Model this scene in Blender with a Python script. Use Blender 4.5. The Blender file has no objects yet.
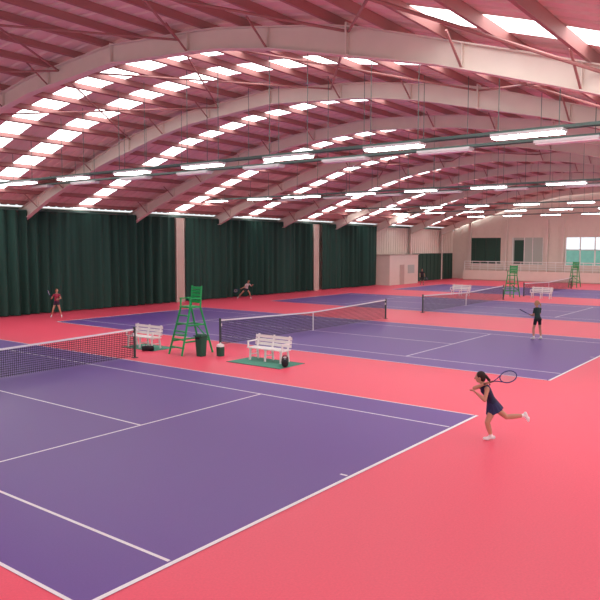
import bpy, bmesh, math, random
import numpy as np
from mathutils import Vector, Matrix, Quaternion
random.seed(3)
V=Vector
scene=bpy.context.scene
try:
    scene.view_settings.view_transform='Standard'
    scene.view_settings.look='None'
except Exception as e: pass

# ---------------------------------------------------------------- materials
def mat(name,col,rough=.6,spec=.3,metal=0,noise=0,nscale=20,emit=None,estr=0,bump=0,stretch=None):
    m=bpy.data.materials.new(name); m.use_nodes=True; nt=m.node_tree; b=nt.nodes['Principled BSDF']
    b.inputs['Base Color'].default_value=(*col,1); b.inputs['Roughness'].default_value=rough
    b.inputs['Specular IOR Level'].default_value=spec; b.inputs['Metallic'].default_value=metal
    if noise or bump:
        tc=nt.nodes.new('ShaderNodeTexCoord'); n=nt.nodes.new('ShaderNodeTexNoise')
        n.inputs['Scale'].default_value=nscale; n.inputs['Detail'].default_value=4
        if stretch:
            mp=nt.nodes.new('ShaderNodeMapping'); mp.inputs['Scale'].default_value=stretch
            nt.links.new(tc.outputs['Object'],mp.inputs['Vector']); nt.links.new(mp.outputs['Vector'],n.inputs['Vector'])
        else: nt.links.new(tc.outputs['Object'],n.inputs['Vector'])
        if noise:
            mx=nt.nodes.new('ShaderNodeMix'); mx.data_type='RGBA'
            mx.inputs['A'].default_value=(*[c*(1-noise) for c in col],1)
            mx.inputs['B'].default_value=(*[min(1,c*(1+noise)) for c in col],1)
            nt.links.new(n.outputs['Fac'],mx.inputs['Factor']); nt.links.new(mx.outputs['Result'],b.inputs['Base Color'])
        if bump:
            bp=nt.nodes.new('ShaderNodeBump'); bp.inputs['Strength'].default_value=bump; bp.inputs['Distance'].default_value=.01
            nt.links.new(n.outputs['Fac'],bp.inputs['Height']); nt.links.new(bp.outputs['Normal'],b.inputs['Normal'])
    if emit:
        b.inputs['Emission Color'].default_value=(*emit,1); b.inputs['Emission Strength'].default_value=estr
    return m
M={}
M['floor']=mat('coral_carpet',(.82,.082,.142),.42,.42,noise=.12,nscale=30)
M['court']=mat('purple_carpet',(.132,.062,.295),.42,.42,noise=.16,nscale=40)
M['line']=mat('white_line_paint',(.85,.84,.86),.5)
M['curtain']=mat('dark_green_curtain',(.021,.062,.048),.75,.2,noise=.75,nscale=1.6,stretch=(2,1,.04))  # stretched noise paints light and shade of the folds into the green
M['beige']=mat('beige_cladding',(.76,.66,.58),.7,noise=.05,nscale=2)
M['column']=mat('column_casing',(.55,.42,.36),.7,noise=.05,nscale=2)
M['deck']=mat('roof_deck',(.78,.61,.55),.6,noise=.1,nscale=1.5)
M['purlin']=mat('purlin_red_oxide',(.38,.17,.16),.6)
M['beam']=mat('steel_frame_paint',(.76,.65,.58),.5,noise=.06,nscale=2)
M['sky']=mat('skylight_panel',(.9,.9,.9),.5,emit=(.92,1,.98),estr=4.6)
M['lamp']=mat('lamp_diffuser',(.9,.9,.9),.5,emit=(1,.99,.97),estr=18)
M['lampoff']=mat('lamp_diffuser_dim',(.85,.85,.85),.5)
M['tray']=mat('cable_tray',(.10,.16,.14),.5)
M['housing']=mat('lamp_housing',(.7,.7,.7),.5)
M['green']=mat('green_paint',(.005,.36,.09),.4,.5)
M['dkgreen']=mat('dark_green_plastic',(.02,.10,.06),.5)
M['mat']=mat('green_mat',(.08,.28,.20),.8,noise=.2,nscale=30)
M['white']=mat('white_paint',(.85,.83,.80),.45,.4)
M['black']=mat('black_fabric',(.015,.015,.02),.7)
M['tape']=mat('net_tape',(.85,.85,.85),.6)
M['post']=mat('net_post',(.03,.06,.05),.4,.5)
M['glass']=mat('window_daylight',(.6,.75,.8),.1,.5,emit=(.75,.95,1),estr=.9)
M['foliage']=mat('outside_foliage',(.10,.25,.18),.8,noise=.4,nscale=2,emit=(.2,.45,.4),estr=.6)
M['dkpanel']=mat('dark_green_panel',(.03,.08,.06),.6)
M['paleg']=mat('pale_green_panel',(.45,.5,.45),.6)
# net
m=bpy.data.materials.new('net_mesh'); m.use_nodes=True; nt=m.node_tree; b=nt.nodes['Principled BSDF']
b.inputs['Base Color'].default_value=(.01,.012,.02,1)
tr=nt.nodes.new('ShaderNodeBsdfTransparent'); mx=nt.nodes.new('ShaderNodeMixShader')
tc=nt.nodes.new('ShaderNodeTexCoord'); sp=nt.nodes.new('ShaderNodeSeparateXYZ'); nt.links.new(tc.outputs['Object'],sp.inputs[0])
def cell(out):
    a=nt.nodes.new('ShaderNodeMath');a.operation='DIVIDE';a.inputs[1].default_value=.07;nt.links.new(out,a.inputs[0])
    f=nt.nodes.new('ShaderNodeMath');f.operation='FRACT';nt.links.new(a.outputs[0],f.inputs[0])
    l=nt.nodes.new('ShaderNodeMath');l.operation='LESS_THAN';l.inputs[1].default_value=.26;nt.links.new(f.outputs[0],l.inputs[0]);return l
a1=cell(sp.outputs['X']);a2=cell(sp.outputs['Z']);mm=nt.nodes.new('ShaderNodeMath');mm.operation='MAXIMUM'
nt.links.new(a1.outputs[0],mm.inputs[0]);nt.links.new(a2.outputs[0],mm.inputs[1])
nt.links.new(mm.outputs[0],mx.inputs[0]);nt.links.new(tr.outputs[0],mx.inputs[1]);nt.links.new(b.outputs[0],mx.inputs[2])
nt.links.new(mx.outputs[0],nt.nodes['Material Output'].inputs[0]); M['net']=m

# ---------------------------------------------------------------- mesh builder
class MB:
    def __init__(s): s.v=[];s.f=[];s.m=[];s.mats=[]
    def mi(s,name):
        if name not in s.mats: s.mats.append(name)
        return s.mats.index(name)
    def add(s,vs,fs,mt):
        o=len(s.v); s.v+= [tuple(v) for v in vs]; k=s.mi(mt)
        for f in fs: s.f.append(tuple(i+o for i in f)); s.m.append(k)
    def box(s,c,d,mt,R=None):
        hx,hy,hz=[q/2 for q in d]; vs=[V((x,y,z)) for x in(-hx,hx) for y in(-hy,hy) for z in(-hz,hz)]
        if R is not None: vs=[R@v for v in vs]
        c=V(c); s.add([v+c for v in vs],[(0,1,3,2),(4,6,7,5),(0,4,5,1),(2,3,7,6),(0,2,6,4),(1,5,7,3)],mt)
    def bar(s,p,q,w,h,mt):
        p=V(p);q=V(q);d=q-p;L=d.length;R=d.to_track_quat('X','Z').to_matrix(); s.box((p+q)/2,(L,w,h),mt,R)
    def quad(s,pts,mt): s.add(pts,[tuple(range(len(pts)))],mt)
    def tube(s,p,q,r0,mt,r1=None,n=10):
        p=V(p);q=V(q); r1=r0 if r1 is None else r1; R=(q-p).to_track_quat('Z','Y').to_matrix()
        vs=[];
        for c,r in((p,r0),(q,r1)):
            for i in range(n): a=2*math.pi*i/n; vs.append(c+R@V((math.cos(a)*r,math.sin(a)*r,0)))
        fs=[(i,(i+1)%n,n+(i+1)%n,n+i) for i in range(n)]+[tuple(range(n-1,-1,-1)),tuple(range(n,2*n))]
        s.add(vs,fs,mt)
    def ptube(s,pts,r,mt,n=8):
        for a,b in zip(pts[:-1],pts[1:]): s.tube(a,b,r,mt,n=n)
    def ell(s,c,rad,mt,R=None,nu=16,nv=10):
        c=V(c);vs=[];fs=[]
        R=R or Matrix.Identity(3)
        vs.append(c+R@V((0,0,rad[2])))
        for j in range(1,nv):
            t=math.pi*j/nv
            for i in range(nu):
                a=2*math.pi*i/nu; vs.append(c+R@V((rad[0]*math.sin(t)*math.cos(a),rad[1]*math.sin(t)*math.sin(a),rad[2]*math.cos(t))))
        vs.append(c+R@V((0,0,-rad[2])))
        for i in range(nu): fs.append((0,1+i,1+(i+1)%nu))
        for j in range(nv-2):
            for i in range(nu):
                a=1+j*nu+i;b=1+j*nu+(i+1)%nu; fs.append((a,a+nu,b+nu,b))
        l=len(vs)-1;o=1+(nv-2)*nu
        for i in range(nu): fs.append((l,o+(i+1)%nu,o+i))
        s.add(vs,fs,mt)
    def cap(s,p,q,r0,r1,mt,n=12):
        s.tube(p,q,r0,mt,r1,n); s.ell(p,(r0,)*3,mt,nu=n,nv=8); s.ell(q,(r1,)*3,mt,nu=n,nv=8)
    def loft(s,secs,mt,n=20,power=2.0):
        vs=[]
        for c,rx,ry,X,Y in secs:
            for i in range(n):
                a=2*math.pi*i/n; ca,sa=math.cos(a),math.sin(a)
                vs.append(V(c)+X*(rx*math.copysign(abs(ca)**(2/power),ca))+Y*(ry*math.copysign(abs(sa)**(2/power),sa)))
        fs=[]
        for k in range(len(secs)-1):
            for i in range(n): fs.append((k*n+i,k*n+(i+1)%n,(k+1)*n+(i+1)%n,(k+1)*n+i))
        fs.append(tuple(range(n-1,-1,-1))); o=(len(secs)-1)*n; fs.append(tuple(range(o,o+n)))
        s.add(vs,fs,mt)
    def build(s,name,loc=(0,0,0),rz=0,smooth=False,parent=None,mats=None):
        me=bpy.data.meshes.new(name); me.from_pydata(s.v,[],s.f)
        for k in s.mats: me.materials.append((mats or M).get(k) or M[k])
        me.polygons.foreach_set('material_index',s.m)
        if smooth: me.polygons.foreach_set('use_smooth',[True]*len(s.f))
        me.update()
        bm=bmesh.new();bm.from_mesh(me);bmesh.ops.recalc_face_normals(bm,faces=bm.faces);bm.to_mesh(me);bm.free()
        ob=bpy.data.objects.new(name,me); scene.collection.objects.link(ob)
        ob.location=loc; ob.rotation_euler=(0,0,rz)
        if parent: ob.parent=parent
        return ob

# ---------------------------------------------------------------- camera
YAW=.9195; PITCH=.07909
cd=bpy.data.cameras.new('camera'); cam=bpy.data.objects.new('camera',cd); scene.collection.objects.link(cam)
cam.location=(-15.38,-6.431,4.08); cam.rotation_euler=(math.pi/2-PITCH,-.00285,-YAW)
cd.sensor_width=36; cd.lens=36*686.1/600; cd.clip_end=400; cd.clip_start=.1
scene.camera=cam

# ---------------------------------------------------------------- shell
X0,X1,YW,YS=-22,66,31,-9
b=MB(); b.box(((X0+X1)/2,(YW+YS)/2,-.1),(X1-X0,YW-YS+.6,.2),'floor'); b.build('floor')
NY=12.96; CL=2*NY; SV=5.706
courts=[-10.97,5.63,23.4,41.2]
for cx in courts:
    b=MB(); W=10.97
    if cx<0: W=11.15
    b.quad([(0,0,0),(W,0,0),(W,CL,0),(0,CL,0)],'court')
    z=.004
    def line(x0,y0,x1,y1):
        b.quad([(x0,y0,z),(x1,y0,z),(x1,y1,z),(x0,y1,z)],'line')
    lw=.055
    line(0,0,W,.075); line(0,CL-.09,W,CL)
    for x in (0,1.37,W-1.37-lw,W-lw): line(x,.11,x+lw,CL-.11)
    for y in (SV,CL-SV): line(1.37+lw,y-lw/2,W-1.37-lw,y+lw/2)
    line(W/2-lw/2,SV+lw/2,W/2+lw/2,CL-SV-lw/2)
    line(W/2-lw/2,.11,W/2+lw/2,.26); line(W/2-lw/2,CL-.26,W/2+lw/2,CL-.11)
    b.build('tennis_court',(cx,0,.004))
    # net
    b=MB(); a=-.914; e=W+(.45 if cx<0 else 1.4); n=24
    def top(x):
        t=abs(x-W/2)/(W/2+.914); return .914+.156*t
    for i in range(n):
        xa=a+(e-a)*i/n; xb=a+(e-a)*(i+1)/n; ta,tb=top(xa),top(xb)
        b.quad([(xa,0,.03),(xb,0,.03),(xb,0,tb-.05),(xa,0,ta-.05)],'net')
        for sy in(-1,1):
            b.quad([(xa,sy*.012,ta-.06),(xb,sy*.012,tb-.06),(xb,sy*.012,tb),(xa,sy*.012,ta)],'tape')
        b.quad([(xa,-.012,ta),(xb,-.012,tb),(xb,.012,tb),(xa,.012,ta)],'tape')
    for x in (a,e):
        b.tube((x,0,0),(x,0,1.1),.045,'post',n=12); b.ell((x,0,1.1),(.05,.05,.03),'post'); b.box((x,0,.01),(.18,.18,.02),'post')
        b.box((x+(.06 if x<0 else -.06),0,.85),(.05,.06,.12),'housing')
    b.box((W/2,0,.46),(.05,.03,.9),'tape')
    b.build('tennis_net',(cx,NY+(.35 if cx<0 else 0),.004))

# roof profile
YR=12.0
def Zt(y): return float(np.interp(abs(y-YR),[0,4.5,9,14,19,21],[10.45,10.15,9.4,7.85,6.15,5.5]))
FX=[-1.1+7.9*k for k in range(-2,9)]
ys=[YR+d for d in (-21,-19,-16.5,-14,-11.5,-9,-6.75,-4.5,-2.25,0,2.25,4.5,6.75,9,11.5,14,16.5,19)]
DK=.22
b=MB()
xs=[X0];  kk=[None]
for k,fx in enumerate(FX):
    if k==1: o=(5.9,7.2)
    elif k==2: o=(1.9,3.1,4.5,5.7)
    else: o=(3.5,4.5)
    for q in o:
        if X0<fx+q<X1: xs.append(fx+q); kk.append(k)
xs.append(X1)
for i in range(len(xs)-1):
    for j in range(len(ys)-1):
        isky=(i%2==1)
        if isky and kk[i]==1 and ys[j]>=YR-12: isky=False
        pts=[(xs[i],ys[j],Zt(ys[j])+DK),(xs[i+1],ys[j],Zt(ys[j])+DK),(xs[i+1],ys[j+1],Zt(ys[j+1])+DK),(xs[i],ys[j+1],Zt(ys[j+1])+DK)]
        if not isky:
            w=xs[i+1]-xs[i]; n=max(1,int(w/.5))
            for k in range(n):
                xa=xs[i]+w*k/n; xb=xs[i]+w*(k+1)/n; q=(xb-xa)
                for (u0,u1,h0,h1) in ((0,.6,0,0),(.6,.68,0,.05),(.68,.92,.05,.05),(.92,1,.05,0)):
                    b.quad([(xa+q*u0,ys[j],Zt(ys[j])+DK+h0),(xa+q*u1,ys[j],Zt(ys[j])+DK+h1),(xa+q*u1,ys[j+1],Zt(ys[j+1])+DK+h1),(xa+q*u0,ys[j+1],Zt(ys[j+1])+DK+h0)],'deck')
        else: b.quad(pts,'sky')
b.build('ceiling')
b=MB()
d=-19.2
while d<19:
    y=YR+d; sl=math.atan((Zt(y+.1)-Zt(y-.1))/.2); R=Matrix.Rotation(sl,3,'X')
    b.box(((X0+X1)/2,y,Zt(y)+DK/2),(X1-X0,.06,DK-.02),'purlin',R)
    b.box(((X0+X1)/2,y+.05,Zt(y)+.02),(X1-X0,.12,.02),'purlin',R)
    d+=1.5
b.build('trim_roof_purlins')
# portal frames
for fx in FX:
    b=MB(); P=[YR-19.0+38.0*i/40 for i in range(41)]
    kn=[YR-9,YR+9]
    def dep(y):
        d=abs(y-YR); return .55+.28*max(0,1-abs(d-9)/2.2)*.6+.25*max(0,(d-16)/3)
    for y0,y1 in zip(P[:-1],P[1:]):
        za,zb=Zt(y0),Zt(y1); da,db=dep(y0),dep(y1)
        for x in (-.012,.012): b.quad([(x,y0,za),(x,y1,zb),(x,y1,zb-db),(x,y0,za-da)],'beam')
        for (oa,ob) in ((0,0),(-da,-db)):
            vs=[(-.15,y0,za+oa),(.15,y0,za+oa),(.15,y1,zb+ob),(-.15,y1,zb+ob),(-.15,y0,za+oa-.03),(.15,y0,za+oa-.03),(.15,y1,zb+ob-.03),(-.15,y1,zb+ob-.03)]
            b.add(vs,[(0,1,2,3),(4,7,6,5),(0,4,5,1),(2,6,7,3),(0,3,7,4),(1,5,6,2)],'beam')
    for y in kn+[YR]:
        b.box((0,y,Zt(y)-dep(y)/2),(.26,.05,dep(y)+.1),'beam')
    for d in (-17,-14.5,-12,-6.5,-3.5,3.5,6.5,12,14.5,17):
        y=YR+d; b.box((0,y,Zt(y)-dep(y)/2),(.24,.02,dep(y)-.02),'beam')
        for sx in (-1,1): b.bar((sx*.12,y,Zt(y)-dep(y)),(sx*.9,y,Zt(y)+.05),.04,.04,'purlin')
    for y in (YR-19,YR+18.9):
        b.box((0,y,(Zt(y)-.2)/2),(.3,.02,Zt(y)-.2),'beam')
        for s in(-.12,.12): b.box((0,y+s,(Zt(y)-.2)/2),(.3,.03,Zt(y)-.2),'beam')
    b.build('steel_roof_frame',(fx,0,0))
# wind bracing rods
b=MB()
for (i,j) in ((1,2),(2,3),(5,6),(8,9)):
    xa,xb=FX[i],FX[j]
    for s in (0,1):
        for (ya,yb) in ((3,9),(9,15),(15,21),(-3,3)):
            p,q=((xa,ya),(xb,yb)) if s==0 else ((xa,yb),(xb,ya))
            b.tube((p[0],p[1],Zt(p[1])-.15),(q[0],q[1],Zt(q[1])-.15),.035,'purlin',n=6)
b.build('trim_roof_bracing')

# side wall (behind curtains) and upper cladding
b=MB(); b.box(((X0+X1)/2,YW+.25,3.15),(X1-X0,.2,6.3),'beige')
for i in range(int((X1-X0)/.5)):
    b.box((X0+.25+i*.5,YW+.13,3.15),(.06,.04,6.3),'beige')
b.box(((X0+X1)/2,YW+.05,6.15),(X1-X0,.25,.18),'tray')
b.build('wall_left')
# curtains
def curtain(xa,xb,y=30.35,z0=.05,z1=6.05,nm='curtain'):
    b=MB(); n=int((xb-xa)/.06); rows=6; ph=random.random()*6
    vs=[]
    for j in range(rows+1):
        t=j/rows; z=z1+(z0-z1)*t
        for i in range(n+1):
            x=xa+(xb-xa)*i/n
            yy=y+(.14+.08*math.sin(x*.7+ph))*math.sin(x*2*math.pi/.72+ph+.8*math.sin(x*.9))*(.7+.4*t)+.09*math.sin(x*2.3+ph)
            vs.append((x+.03*math.sin(x*7+t*2),yy,z))
    fs=[(j*(n+1)+i,j*(n+1)+i+1,(j+1)*(n+1)+i+1,(j+1)*(n+1)+i) for j in range(rows) for i in range(n)]
    b.add(vs,fs,'curtain'); b.tube((xa,y,z1+.03),(xb,y,z1+.03),.03,'tray')
    b.build(nm,smooth=True)
for a,e in ((-14,4.3),(4.35,18.15),(19.25,34.75),(36.0,46.0)): curtain(a,e)
for i,x in enumerate((18.7,35.35)):
    b=MB(); w=.75
    b.box((0,0,3.0),(w,.4,6.0),'column'); b.box((0,-.02,.12),(w+.06,.4,.24),'column'); b.box((0,-.02,5.95),(w+.06,.4,.12),'column')
    for s in (-1,1): b.box((s*(w/2-.04),-.21,3.0),(.06,.03,5.7),'beige')
    b.build('wall_column',(x,30.55,0))
# side wall beyond curtains
b=MB(); b.box((49.5,30.0,1.55),(6.2,1.9,3.1),'beige'); b.box((49.5,30.0,3.13),(6.4,2.05,.08),'column'); b.box((49,29.03,1.05),(.9,.04,2.1),'column'); b.box((51,29.03,1.6),(1.4,.04,.9),'paleg')
b.build('store_room')
b=MB(); b.box((0,0,1.6),(12.2,.08,3.2),'dkpanel')
for i in range(13): b.box((-6+i,-.05,1.6),(.06,.04,3.2),'curtain')
b.build('wall_panel_dark_green',(59.2,30.9,0))
# far wall
b=MB()
def wall_strip(y0,y1,z0,z1,m='beige'): b.box((X1+.1,(y0+y1)/2,(z0+z1)/2),(.2,y1-y0,z1-z0),m)
wall_strip(-9,31.3,0,1.9)
g=[(X1,-9,5.1),(X1,31.3,5.1)]+[(X1,y,Zt(y)+.3) for y in reversed(ys)]
b.quad(g,'beige')
for y0,y1 in ((28.8,31.3),(23.5,24.9),(17.2,19.8),(10.4,11),(-9,4)): wall_strip(y0,y1,1.9,5.1)
for y in range(-8,31,1): b.box((X1-.03,y,5.7),(.05,.07,1.2),'beige')
b.build('wall_far')
b=MB(); b.box((X1+.05,26.85,3.5),(.06,3.9,3.2),'dkpanel')
for y in (25.5,26.8,28.1): b.box((X1+.0,y,3.5),(.05,.06,3.2),'post')
b.build('window_1')
b=MB(); b.box((X1+.05,21.65,3.5),(.06,3.7,3.2),'paleg'); b.box((X1+.0,22.6,3.4),(.06,1.2,2.8),'dkpanel')
for y in (19.8,21.0,22.0,23.4): b.box((X1-.02,y,3.5),(.06,.08,3.2),'white')
b.build('window_2')
b=MB(); b.box((X1+.05,14.1,4.4),(.06,6.2,1.4),'glass'); b.box((X1+.05,14.1,2.8),(.06,6.2,1.8),'foliage')
for y in (11,12.5,14,15.6,17.2): b.box((X1-.02,y,3.5),(.08,.14,3.2),'white')
b.box((X1-.02,14.1,3.7),(.08,6.2,.12),'white'); b.box((X1-.02,7.2,3.5),(.06,6.4,3.2),'glass')
b.build('window_3')
b=MB()
for y in (28.8,24.2,19.3,17.5,10.8): b.box((X1-.2,y,3.6),(.3,.3,7.2),'beam')
b.build('trim_far_columns')
b=MB(); b.box((64.4,17.5,.6),(2.2,22,1.2),'column'); b.box((63.28,17.5,.65),(.05,22,1.1),'beige')
b.build('viewing_platform')
b=MB()
for k in range(23): b.tube((63.4,6.6+k*.99,1.2),(63.4,6.6+k*.99,2.25),.035,'white',n=6)
for z in (1.45,1.72,1.98,2.25): b.tube((63.4,6.6,z),(63.4,28.4,z),.032 if z<2.2 else .05,'white',n=6)
b.build('platform_railing')

# ---------------------------------------------------------------- luminaires
def lightrow(x,z,y0,y1,on=True,first=-4.1,pitch=4.0,nm='strip_light_row',fl=1.9):
    b=MB()
    for s in (-.12,.12): b.box((x+s,(y0+y1)/2,z+.1),(.04,y1-y0,.08),'tray')
    b.box((x,(y0+y1)/2,z+.13),(.2,y1-y0,.02),'tray')
    y=first
    while y<y1:
        b.box((x,y,z+.03),(.42,fl,.08),'housing')
        b.box((x,y,z-.03),(.36,fl-.08,.05),'lamp' if on else 'lampoff')
        for s in (-.8,.8): b.tube((x,y+s,z+.1),(x,y+s,Zt(y+s)+.2),.012,'tray',n=5)
        y+=pitch
    b.build(nm)
lightrow(2.75,7.0,-7,30)
lightrow(6.2,7.25,-7,30,on=False)
lightrow(19.9,7.2,-7,30)
lightrow(23.2,7.3,-7,30,on=False)
lightrow(37.3,7.3,-7,30)
lightrow(46,7.3,-7,30)
lightrow(56,7.3,-7,30)
lightrow(-13.5,7.0,-7,30)

# ---------------------------------------------------------------- furniture
def umpire_chair(x,y,rz):
    b=MB(); t=.038; H=1.75; B=.72
    F=[(-B,-.40),(-B,.40)]; Bk=[(B,-.40),(B,.40)]
    for (fx,fy),(bx,by) in zip(F,Bk):
        b.tube((fx,fy,0),(-.24,fy*.72,H),t,'green'); b.tube((bx,by,0),(.24,by*.72,H),t,'green')
        b.tube((.24,by*.72,H),(.30,by*.72,2.55),t*.9,'green')
        b.tube((-.24,fy*.72,H),(-.24,fy*.72,2.08),t*.8,'green'); b.bar((-.28,fy*.72,2.09),(.28,fy*.72,2.09),.07,.04,'green')
        k=.5/H; b.tube((-B+(B-.24)*k,fy*.92,.5),(B-(B-.24)*k,by*.92,.5),t*.8,'green')
        k=1.1/H; b.tube((-B+(B-.24)*k,fy*.82,1.1),(B-(B-.24)*k,by*.82,1.1),t*.8,'green')
    for k in range(1,6):
        f=k/6; xx=-B+(B-.24)*f; yy=.40*(1-.28*f); b.bar((xx,-yy,H*f),(xx,yy,H*f),.12,.04,'green')
    for f in (.28,.62):
        xx=B-(B-.24)*f; yy=.40*(1-.28*f); b.tube((xx,-yy,H*f),(xx,yy,H*f),t*.8,'green')
    b.tube((.58,-.37,.5),(.42,.33,1.1),t*.7,'green')
    b.box((-.02,0,H+.02),(.56,.60,.06),'green')
    for z in (1.95,2.08,2.21,2.34,2.47): b.bar((.275,-.29,z),(.275,.29,z),.03,.10,'green')
    b.box((-.47,0,.62*1.2),(.3,.46,.035),'green')
    return b.build('umpire_chair',(x,y,0),rz)
umpire_chair(2.65,12.5,-.12)
umpire_chair(38.5,13.3,0.0)
umpire_chair(55.9,13.3,0.0)
def bench(x,y,rz,bag=True):
    b=MB(); L=1.65
    for k in range(4): b.box((-.18+.12*k,0,.44),(.095,L,.03),'white')
    for k in range(3): b.box((.25+.02*k,0,.56+.13*k),(.025,L,.1),'white')
    for s in (-.7,0,.7):
        b.bar((-.2,s,0),(-.16,s,.43),.06,.05,'white'); b.bar((.26,s,0),(.2,s,.43),.06,.05,'white')
        b.bar((.2,s,.42),(.33,s,.9),.05,.05,'white'); b.box((0,s,.41),(.46,.05,.05),'white')
        b.bar((-.18,s,.2),(.22,s,.2),.03,.03,'white')
    for s in (-.78,.78):
        b.box((.02,s,.66),(.5,.06,.035),'white'); b.box((-.2,s,.54),(.05,.05,.24),'white')
    return b.build('park_bench',(x,y,.012),rz)
def gmat(x,y,w,l,rz=0):
    b=MB(); b.box((0,0,.004),(w,l,.008),'mat')
    for s in(-1,1): b.box((s*(w/2-.02),0,.006),(.04,l,.01),'dkgreen')
    b.build('floor_mat',(x,y,.002),rz)
gmat(2.75,8.9,1.4,2.4); gmat(2.6,14.9,1.2,1.9)
bench(3.05,9.0,0.0); bench(2.45,15.0,0.0)
for (x,y) in ((37.6,17.3),(38.6,11.0)): bench(x,y,0)
def bag(x,y,rz,s=1):
    b=MB(); X,Y=V((1,0,0)),V((0,0,1))
    b.loft([((0,-.36*s,.14*s),.06*s,.07*s,X,Y),((0,-.33*s,.15*s),.13*s,.14*s,X,Y),((0,0,.165*s),.15*s,.165*s,X,Y),((0,.33*s,.15*s),.13*s,.14*s,X,Y),((0,.36*s,.14*s),.06*s,.07*s,X,Y)],'black')
    for yy in (-.14,.14):
        pts=[(math.cos(a)*.13*s,yy*s,(.22+.2*math.sin(a))*s) for a in [math.pi*k/8 for k in range(9)]]
        b.ptube(pts,.012*s,'black')
    b.box((0,0,.325*s),(.02,.6*s,.012),'housing')
    b.build('sports_bag',(x,y,.012),rz,smooth=False)
bag(2.6,7.9,-.9,.85); bag(1.95,14.15,.9,.65)
def bin_(x,y):
    b=MB(); X,Y=V((1,0,0)),V((0,1,0))
    b.loft([((0,0,0),.14,.14,X,Y),((0,0,.7),.18,.18,X,Y),((0,0,.74),.19,.19,X,Y),((0,0,.82),.14,.14,X,Y)],'dkgreen',power=5)
    b.box((0,0,.76),(.40,.40,.03),'dkgreen'); b.box((-.185,0,.68),(.02,.2,.08),'black')
    b.build('litter_bin',(x,y,0))
bin_(2.4,11.7)
def cooler(x,y):
    b=MB(); X,Y=V((1,0,0)),V((0,1,0))
    b.loft([((0,0,0),.12,.12,X,Y),((0,0,.35),.13,.13,X,Y)],'dkgreen',power=4); b.loft([((0,0,.35),.13,.13,X,Y),((0,0,.42),.12,.12,X,Y),((0,0,.46),.06,.06,X,Y)],'white',power=3)
    b.tube((0,0,.46),(0,0,.5),.03,'white'); b.build('water_cooler',(x,y,0))
cooler(2.85,11.15)

# ---------------------------------------------------------------- people
def remesh(b,vox,smooth_it=4):
    me=bpy.data.meshes.new('t'); me.from_pydata(b.v,[],b.f); me.update()
    bm=bmesh.new();bm.from_mesh(me);bmesh.ops.recalc_face_normals(bm,faces=bm.faces);bm.to_mesh(me);bm.free()
    ob=bpy.data.objects.new('t',me); scene.collection.objects.link(ob)
    r=ob.modifiers.new('r','REMESH'); r.mode='VOXEL'; r.voxel_size=vox; r.adaptivity=0
    sm=ob.modifiers.new('s','SMOOTH'); sm.factor=.5; sm.iterations=smooth_it
    dg=bpy.context.evaluated_depsgraph_get(); ev=ob.evaluated_get(dg); m2=ev.to_mesh()
    vs=[v.co.copy() for v in m2.vertices]; fs=[tuple(p.vertices) for p in m2.polygons]
    ev.to_mesh_clear(); bpy.data.objects.remove(ob)
    return vs,fs
def segd(p,a,b_):
    ab=b_-a; t=max(0,min(1,(p-a).dot(ab)/max(1e-9,ab.length_squared))); return (p-(a+ab*t)).length,t
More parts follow.
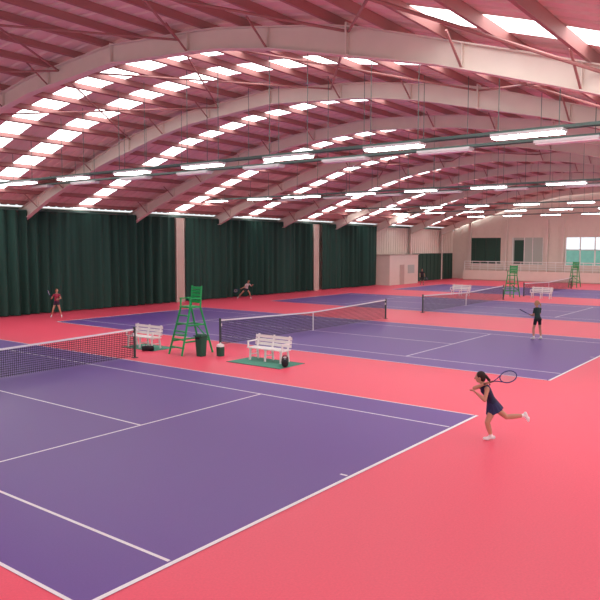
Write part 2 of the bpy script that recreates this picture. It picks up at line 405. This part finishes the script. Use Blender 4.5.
def person(name,loc,J,fwd,cols,rz=-YAW,vox=.012,racket=None,skirt=False,hair='pony',hs=1.0,sleeve=0.0,shortlen=.4):
    """J joints in metres, local frame. fwd = torso facing direction"""
    J={k:V(v) for k,v in J.items()}; fwd=V(fwd).normalized()
    mats={k:mat(name+'_'+k,c,.6,.3) for k,c in cols.items()}
    up=(J['neck']-J['pelvis']).normalized(); R_=(J['shR']-J['shL']).normalized(); F=up.cross(R_); 
    if F.dot(fwd)<0: F=-F
    for s in 'LR': J['sh'+s]=J['sh'+s]-up*.02*hs
    b=MB(); pv,nk=J['pelvis'],J['neck']
    def sp(t): return pv.lerp(nk,t)
    HR=(J['hipR']-J['hipL']).normalized()
    secs=[(sp(-.16)-F*.0,.10,.07,HR,F),(sp(-.08),.145,.10,HR,F),(sp(.06),.15,.105,HR,F),(sp(.3),.118,.085,R_,F),(sp(.5),.125,.09,R_,F),(sp(.7)+F*.01,.145,.105,R_,F),(sp(.86),.145,.09,R_,F),(sp(.95),.09,.065,R_,F),(sp(1.02),.05,.05,R_,F)]
    secs=[(c,rx*hs,ry*hs,x,y) for c,rx,ry,x,y in secs]
    b.loft(secs,'s',24)
    hd=J['head']; hf=J.get('look',fwd).normalized()
    hu=(hd-nk).normalized(); hu=(hu-hf*hu.dot(hf)).normalized(); hr=hf.cross(hu).normalized()
    HM=Matrix((hr,hf,hu)).transposed()
    b.cap(nk-up*.03,hd-hu*.05*hs,.052*hs,.048*hs,'s')
    b.ell(hd+HM@V((0,-.005,.02))*hs,(.074*hs,.092*hs,.095*hs),'s',HM)
    b.ell(hd+HM@V((0,.03,-.05))*hs,(.055*hs,.058*hs,.062*hs),'s',HM)
    b.cap(hd+HM@V((0,.085,.01))*hs,hd+HM@V((0,.108,-.025))*hs,.010*hs,.015*hs,'s',8)
    for s in(-1,1): b.ell(hd+HM@V((s*.076,-.005,-.01))*hs,(.010*hs,.02*hs,.032*hs),'s',HM,8,6)
    def limb(a,c,r0,r1,bulge=0):
        d=c-a
        if bulge:
            m=a+d*.3; b.cap(a,m,r0,r0*bulge,'s'); b.cap(m,c,r0*bulge,r1,'s')
        else: b.cap(a,c,r0,r1,'s')
    for s in 'LR':
        limb(J['hip'+s],J['knee'+s],.082*hs,.052*hs); limb(J['knee'+s],J['ank'+s],.05*hs,.034*hs,1.1)
        b.ell(J['hip'+s]-F*.03*hs,(.078*hs,.078*hs,.082*hs),'s')
        limb(J['sh'+s],J['el'+s],.045*hs,.036*hs); limb(J['el'+s],J['ha'+s],.037*hs,.024*hs,1.04)
        b.ell(J['sh'+s],(.049*hs,)*3,'s'); b.cap(sp(.86),J['sh'+s],.055*hs,.047*hs,'s')
        an,to=J['ank'+s],J['toe'+s]; sd=(J['ank'+s]-J['knee'+s]).normalized(); fd=(to-an).normalized()
        heel=an+sd*.035*hs-fd*.045*hs
        b.cap(heel,to-fd*.03*hs,.036*hs,.030*hs,'s'); b.cap(an,an.lerp(to,.55)+sd*.02*hs,.036*hs,.036*hs,'s'); b.cap(an.lerp(to,.5)+sd*.02*hs,to-fd*.02,.04*hs,.028*hs,'s')
    vs,fs=remesh(b,vox,3)
    names=['skin','top','shorts','shoe','sock']
    out=MB(); 
    for n_ in names: out.mi(n_)
    for v in vs: out.v.append(tuple(v))
    for f in fs:
        c=V((0,0,0))
        for i in f: c+=vs[i]
        c/=len(f)
        t=(c-pv).dot(up)/(nk-pv).length
        dt,_=segd(c,sp(-.1),sp(.9)); cand=[(dt-.115*hs,'shorts' if t<.1 else ('top' if t<.97 else 'skin'))]
        dn,_=segd(c,sp(1.0),hd); cand.append((dn-.06*hs,'skin'))
        for s in 'LR':
            d_,t_=segd(c,J['hip'+s],J['knee'+s]); cand.append((d_-.068*hs,'shorts' if t_<shortlen else 'skin'))
            d_,t_=segd(c,J['knee'+s],J['ank'+s]); cand.append((d_-.042*hs,'skin' if t_<.82 else 'sock'))
            d_,t_=segd(c,J['ank'+s],J['toe'+s]); cand.append((d_-.05*hs,'shoe'))
            d_,t_=segd(c,J['sh'+s],J['el'+s]); cand.append((d_-.04*hs,'top' if t_<sleeve else 'skin'))
            d_,t_=segd(c,J['el'+s],J['ha'+s]); cand.append((d_-.03*hs,'skin'))
        k=min(cand)[1]
        out.f.append(f); out.m.append(names.index(k))
    for s in(-1,1):
        out.ell(hd+HM@V((s*.030,.079,.010))*hs,(.011*hs,.007*hs,.0055*hs),'white',HM,8,6)
        out.ell(hd+HM@V((s*.030,.084,.010))*hs,(.0055*hs,.004*hs,.0055*hs),'hair',HM,8,6)
        out.ell(hd+HM@V((s*.030,.084,.028))*hs,(.015*hs,.005*hs,.003*hs),'hair',HM,8,6)
    out.ell(hd+HM@V((0,.086,-.055))*hs,(.021*hs,.008*hs,.006*hs),'lips',HM,8,6)
    out.ell(hd+HM@V((0,-.022,.033))*hs,(.084*hs,.096*hs,.094*hs),'hair',HM)
    out.ell(hd+HM@V((0,-.05,-.02))*hs,(.07*hs,.06*hs,.075*hs),'hair',HM)
    if hair=='pony':
        p=hd+HM@V((0,-.11,.03))*hs; out.ell(p,(.028*hs,)*3,'hair')
        q=p+(-hf*.07-V((0,0,.09)))*hs; out.cap(p,q,.028*hs,.03*hs,'hair'); out.cap(q,q+V((0,0,-.1))*hs-hf*.02,.03*hs,.01*hs,'hair')
    for s in 'LR':
        w=(J['ha'+s]-J['el'+s]).normalized(); hb=MB(); wr=J['ha'+s]
        if racket and racket['hand']==s:
            a=V(racket['dir']).normalized(); c=wr+w*.075*hs
            e1=-(w-a*w.dot(a)); e1=e1.normalized() if e1.length>.05 else a.orthogonal().normalized()
            e2=a.cross(e1)
            def cp(off,th,r): return c+a*off+(e1*math.cos(th)+e2*math.sin(th))*r
            hb.cap(wr,wr.lerp(cp(0,0,.035),.6),.024,.03,'s')
            for o_ in (-.03,-.01,.01,.03): hb.cap(wr.lerp(cp(o_,0,.03),.4),cp(o_,.35,.034),.016,.013,'s',8)
            for o_,L_ in ((-.034,.85),(-.012,1),(.012,1.05),(.034,1)):
                pts=[cp(o_,.35+k*.85*L_,.029) for k in range(5)]
                for k in range(4): hb.cap(pts[k],pts[k+1],.0095-.0006*k,.009-.0006*k,'s',8)
            pts=[cp(.045,-.1-k*.75,.028) for k in range(4)]; hb.cap(wr.lerp(c,.4),pts[0],.016,.013,'s',8)
            for k in range(3): hb.cap(pts[k],pts[k+1],.011,.0095,'s',8)
            r=MB(); h0=c-a*.07; h1=c+a*.13; N=V(racket['n']); N=(N-a*N.dot(a)).normalized(); S=a.cross(N)
            r.tube(h0,h1,.016,'grip',n=8); r.tube(h0-a*.01,h0,.019,'grip',n=8)
            hc=h1+a*.31; el=[hc+a*(.17*math.cos(t_))+S*(.128*math.sin(t_)) for t_ in [2*math.pi*k/40 for k in range(41)]]
            r.ptube(el,.011,'frame'); 
            for sg in(-1,1): r.ptube([h1,h1+a*.08+S*sg*.03,hc+a*(-.13)+S*sg*.083],.010,'frame')
            for k in range(-7,8):
                u=k/8; hw=.17*math.sqrt(1-u*u); r.tube(hc+S*.128*u-a*hw,hc+S*.128*u+a*hw,.0014,'string',n=4)
            for k in range(-9,10):
                u=k/10; hw=.128*math.sqrt(1-u*u); r.tube(hc+a*.17*u-S*hw,hc+a*.17*u+S*hw,.0014,'string',n=4)
            for f,mi_ in zip(r.f,r.m): 
                out.f.append(tuple(i+len(out.v) for i in f)); out.m.append(out.mi(r.mats[mi_]))
            out.v+=r.v
        else:
            nrm=(F-w*F.dot(w)); nrm=nrm.normalized() if nrm.length>.1 else w.orthogonal().normalized()
            sd=w.cross(nrm).normalized()
            for o_ in (-.03,-.01,.01,.03): hb.cap(wr+sd*o_*.6,wr+w*.085+sd*o_,.016,.0125,'s',8)
            for o_,L_ in ((-.033,.8),(-.011,.97),(.011,1.05),(.033,.95)):
                p=wr+w*.085+sd*o_; d=w.copy()
                for k,l in enumerate((.038,.026,.02)):
                    d=(d+nrm*.38).normalized(); q=p+d*l*L_; hb.cap(p,q,.0092-.0008*k,.0086-.0008*k,'s',8); p=q
            p=wr+w*.03+sd*.025; q=p+(w*.6+sd*.7+nrm*.3).normalized()*.045; hb.cap(p,q,.014,.011,'s',8); hb.cap(q,q+(w+sd*.3+nrm*.4).normalized()*.035,.0105,.009,'s',8)
        hv,hf_=remesh(hb,.0045,1); out.add(hv,hf_,'skin')
    if skirt:
        dn=((J['kneeL']-J['hipL']).normalized()+(J['kneeR']-J['hipR']).normalized()); dn=dn.normalized() if dn.length>.1 else -up
        n=48; rows=6; vs=[]
        for j in range(rows+1):
            t=j/rows
            for i in range(n):
                a_=2*math.pi*i/n; pl=1+.05*t*math.sin(a_*12)
                cc=sp(.18)*(1-t)+(pv+dn*.15)*t
                vs.append(cc+HR*math.cos(a_)*(.125+.07*t)*pl*hs+F*math.sin(a_)*(.098+.085*t)*pl*hs)
        fs=[(j*n+i,j*n+(i+1)%n,(j+1)*n+(i+1)%n,(j+1)*n+i) for j in range(rows) for i in range(n)]
        out.add(vs,fs,'shorts')
    return out.build(name,loc,rz,smooth=True,mats={**M,**mats})
SK=(.50,.25,.17); RK={'grip':(.02,.02,.02),'frame':(.02,.03,.15),'string':(.5,.5,.5),'lips':(.4,.1,.1),'sock':(.8,.8,.8)}
person('tennis_player',(-1.6,-1.0,.0),dict(
  pelvis=(.05,0,.76),neck=(-.17,.0,1.19),head=(-.235,.02,1.33),look=(-1,.45,-.1),
  shL=(-.14,-.16,1.13),shR=(-.16,.15,1.14),
  elR=(-.36,.0,1.10),haR=(-.19,-.14,1.21),elL=(-.20,-.26,.90),haL=(-.34,-.16,1.02),
  hipL=(.05,-.08,.72),hipR=(.05,.08,.72),kneeL=(-.10,-.12,.40),ankL=(.0,-.08,.09),toeL=(-.16,-.07,.035),
  kneeR=(.37,.10,.46),ankR=(.75,.08,.50),toeR=(.84,.08,.37)),(-1,.3,-.1),
  dict(skin=(.52,.26,.17),top=(.014,.014,.05),shorts=(.022,.020,.08),shoe=(.8,.8,.8),hair=(.025,.012,.008),**RK),
  vox=.009,racket=dict(hand='R',dir=(.88,-.15,.32),n=(.2,.75,-.6)),skirt=True,hair='pony',hs=1.05,shortlen=.45)
person('tennis_player',(14.7,3.4,0),dict(
  pelvis=(0,0,.92),neck=(-.03,.06,1.43),head=(-.04,.09,1.59),look=(-.7,.7,-.05),
  shL=(-.16,-.02,1.37),shR=(.14,.10,1.37),elL=(-.20,.0,1.10),haL=(-.20,.22,1.06),elR=(.16,.2,1.12),haR=(-.02,.34,1.05),
  hipL=(-.09,-.03,.88),hipR=(.09,.03,.88),kneeL=(-.15,.05,.48),ankL=(-.17,-.05,.09),toeL=(-.24,.1,.035),
  kneeR=(.15,.1,.48),ankR=(.17,.02,.09),toeR=(.13,.18,.035)),(-.6,.8,0),
  dict(skin=SK,top=(.01,.035,.03),shorts=(.01,.012,.015),shoe=(.6,.6,.6),hair=(.45,.28,.14),**RK),
  vox=.012,racket=dict(hand='L',dir=(-.5,.7,.3),n=(0,.5,.8)),hair='pony',sleeve=.75,shortlen=.55,hs=1.05)
person('tennis_player',(7.0,27.9,0),dict(
  pelvis=(0,0,.88),neck=(.02,.0,1.36),head=(.03,0,1.51),look=(.6,-.8,0),
  shL=(.16,.04,1.30),shR=(-.14,-.04,1.30),elL=(.27,-.05,1.08),haL=(.18,-.25,1.05),elR=(-.24,-.12,1.07),haR=(-.16,-.33,1.1),
  hipL=(.08,0,.84),hipR=(-.08,0,.84),kneeL=(.2,-.1,.47),ankL=(.26,0,.09),toeL=(.33,-.14,.035),
  kneeR=(-.16,-.1,.46),ankR=(-.3,0,.09),toeR=(-.3,-.16,.035)),(.3,-1,0),
  dict(skin=SK,top=(.30,.03,.06),shorts=(.05,.02,.05),shoe=(.8,.8,.8),hair=(.12,.05,.02),**RK),
  vox=.014,racket=dict(hand='R',dir=(-.1,-.6,.7),n=(1,.3,.2)),hair='pony',hs=.97,sleeve=.5)
person('tennis_player',(23.9,28.7,0),dict(
  pelvis=(.0,0,.78),neck=(.14,-.1,1.2),head=(.2,-.14,1.34),look=(.4,-.9,-.1),
  shL=(.27,-.02,1.15),shR=(.0,-.14,1.13),elL=(.4,-.12,.98),haL=(.5,-.3,1.08),elR=(-.1,-.2,.92),haR=(-.3,-.3,.82),
  hipL=(.08,0,.74),hipR=(-.08,-.02,.74),kneeL=(.28,-.15,.46),ankL=(.34,.0,.09),toeL=(.42,-.13,.035),
  kneeR=(-.32,-.1,.45),ankR=(-.62,.03,.12),toeR=(-.66,-.1,.035)),(.3,-1,0),
  dict(skin=SK,top=(.55,.5,.5),shorts=(.02,.02,.03),shoe=(.8,.8,.8),hair=(.03,.02,.01),**RK),
  vox=.016,racket=dict(hand='R',dir=(-.8,-.3,-.3),n=(0,1,.2)),hair='short',sleeve=.6)
person('tennis_player',(50.0,27.2,0),dict(
  pelvis=(0,0,.92),neck=(.0,.0,1.43),head=(.0,-.02,1.59),look=(.1,-1,0),
  shL=(.16,.0,1.37),shR=(-.16,0,1.37),elL=(.25,-.03,1.12),haL=(.24,-.2,.95),elR=(-.24,-.02,1.12),haR=(-.24,-.15,.92),
  hipL=(.09,0,.88),hipR=(-.09,0,.88),kneeL=(.13,-.05,.48),ankL=(.16,0,.09),toeL=(.18,-.15,.035),
  kneeR=(-.13,-.05,.48),ankR=(-.16,0,.09),toeR=(-.2,-.15,.035)),(0,-1,0),
  dict(skin=SK,top=(.03,.02,.03),shorts=(.015,.015,.02),shoe=(.1,.1,.1),hair=(.02,.012,.01),**RK),
  vox=.016,racket=dict(hand='L',dir=(.3,-.6,-.4),n=(1,0,0)),hair='short',sleeve=.6,shortlen=1.0)

# ---------------------------------------------------------------- light
w=bpy.data.worlds.new('world'); scene.world=w; w.use_nodes=True
bg=w.node_tree.nodes['Background']; bg.inputs[0].default_value=(.93,.97,1,1); bg.inputs[1].default_value=1.15
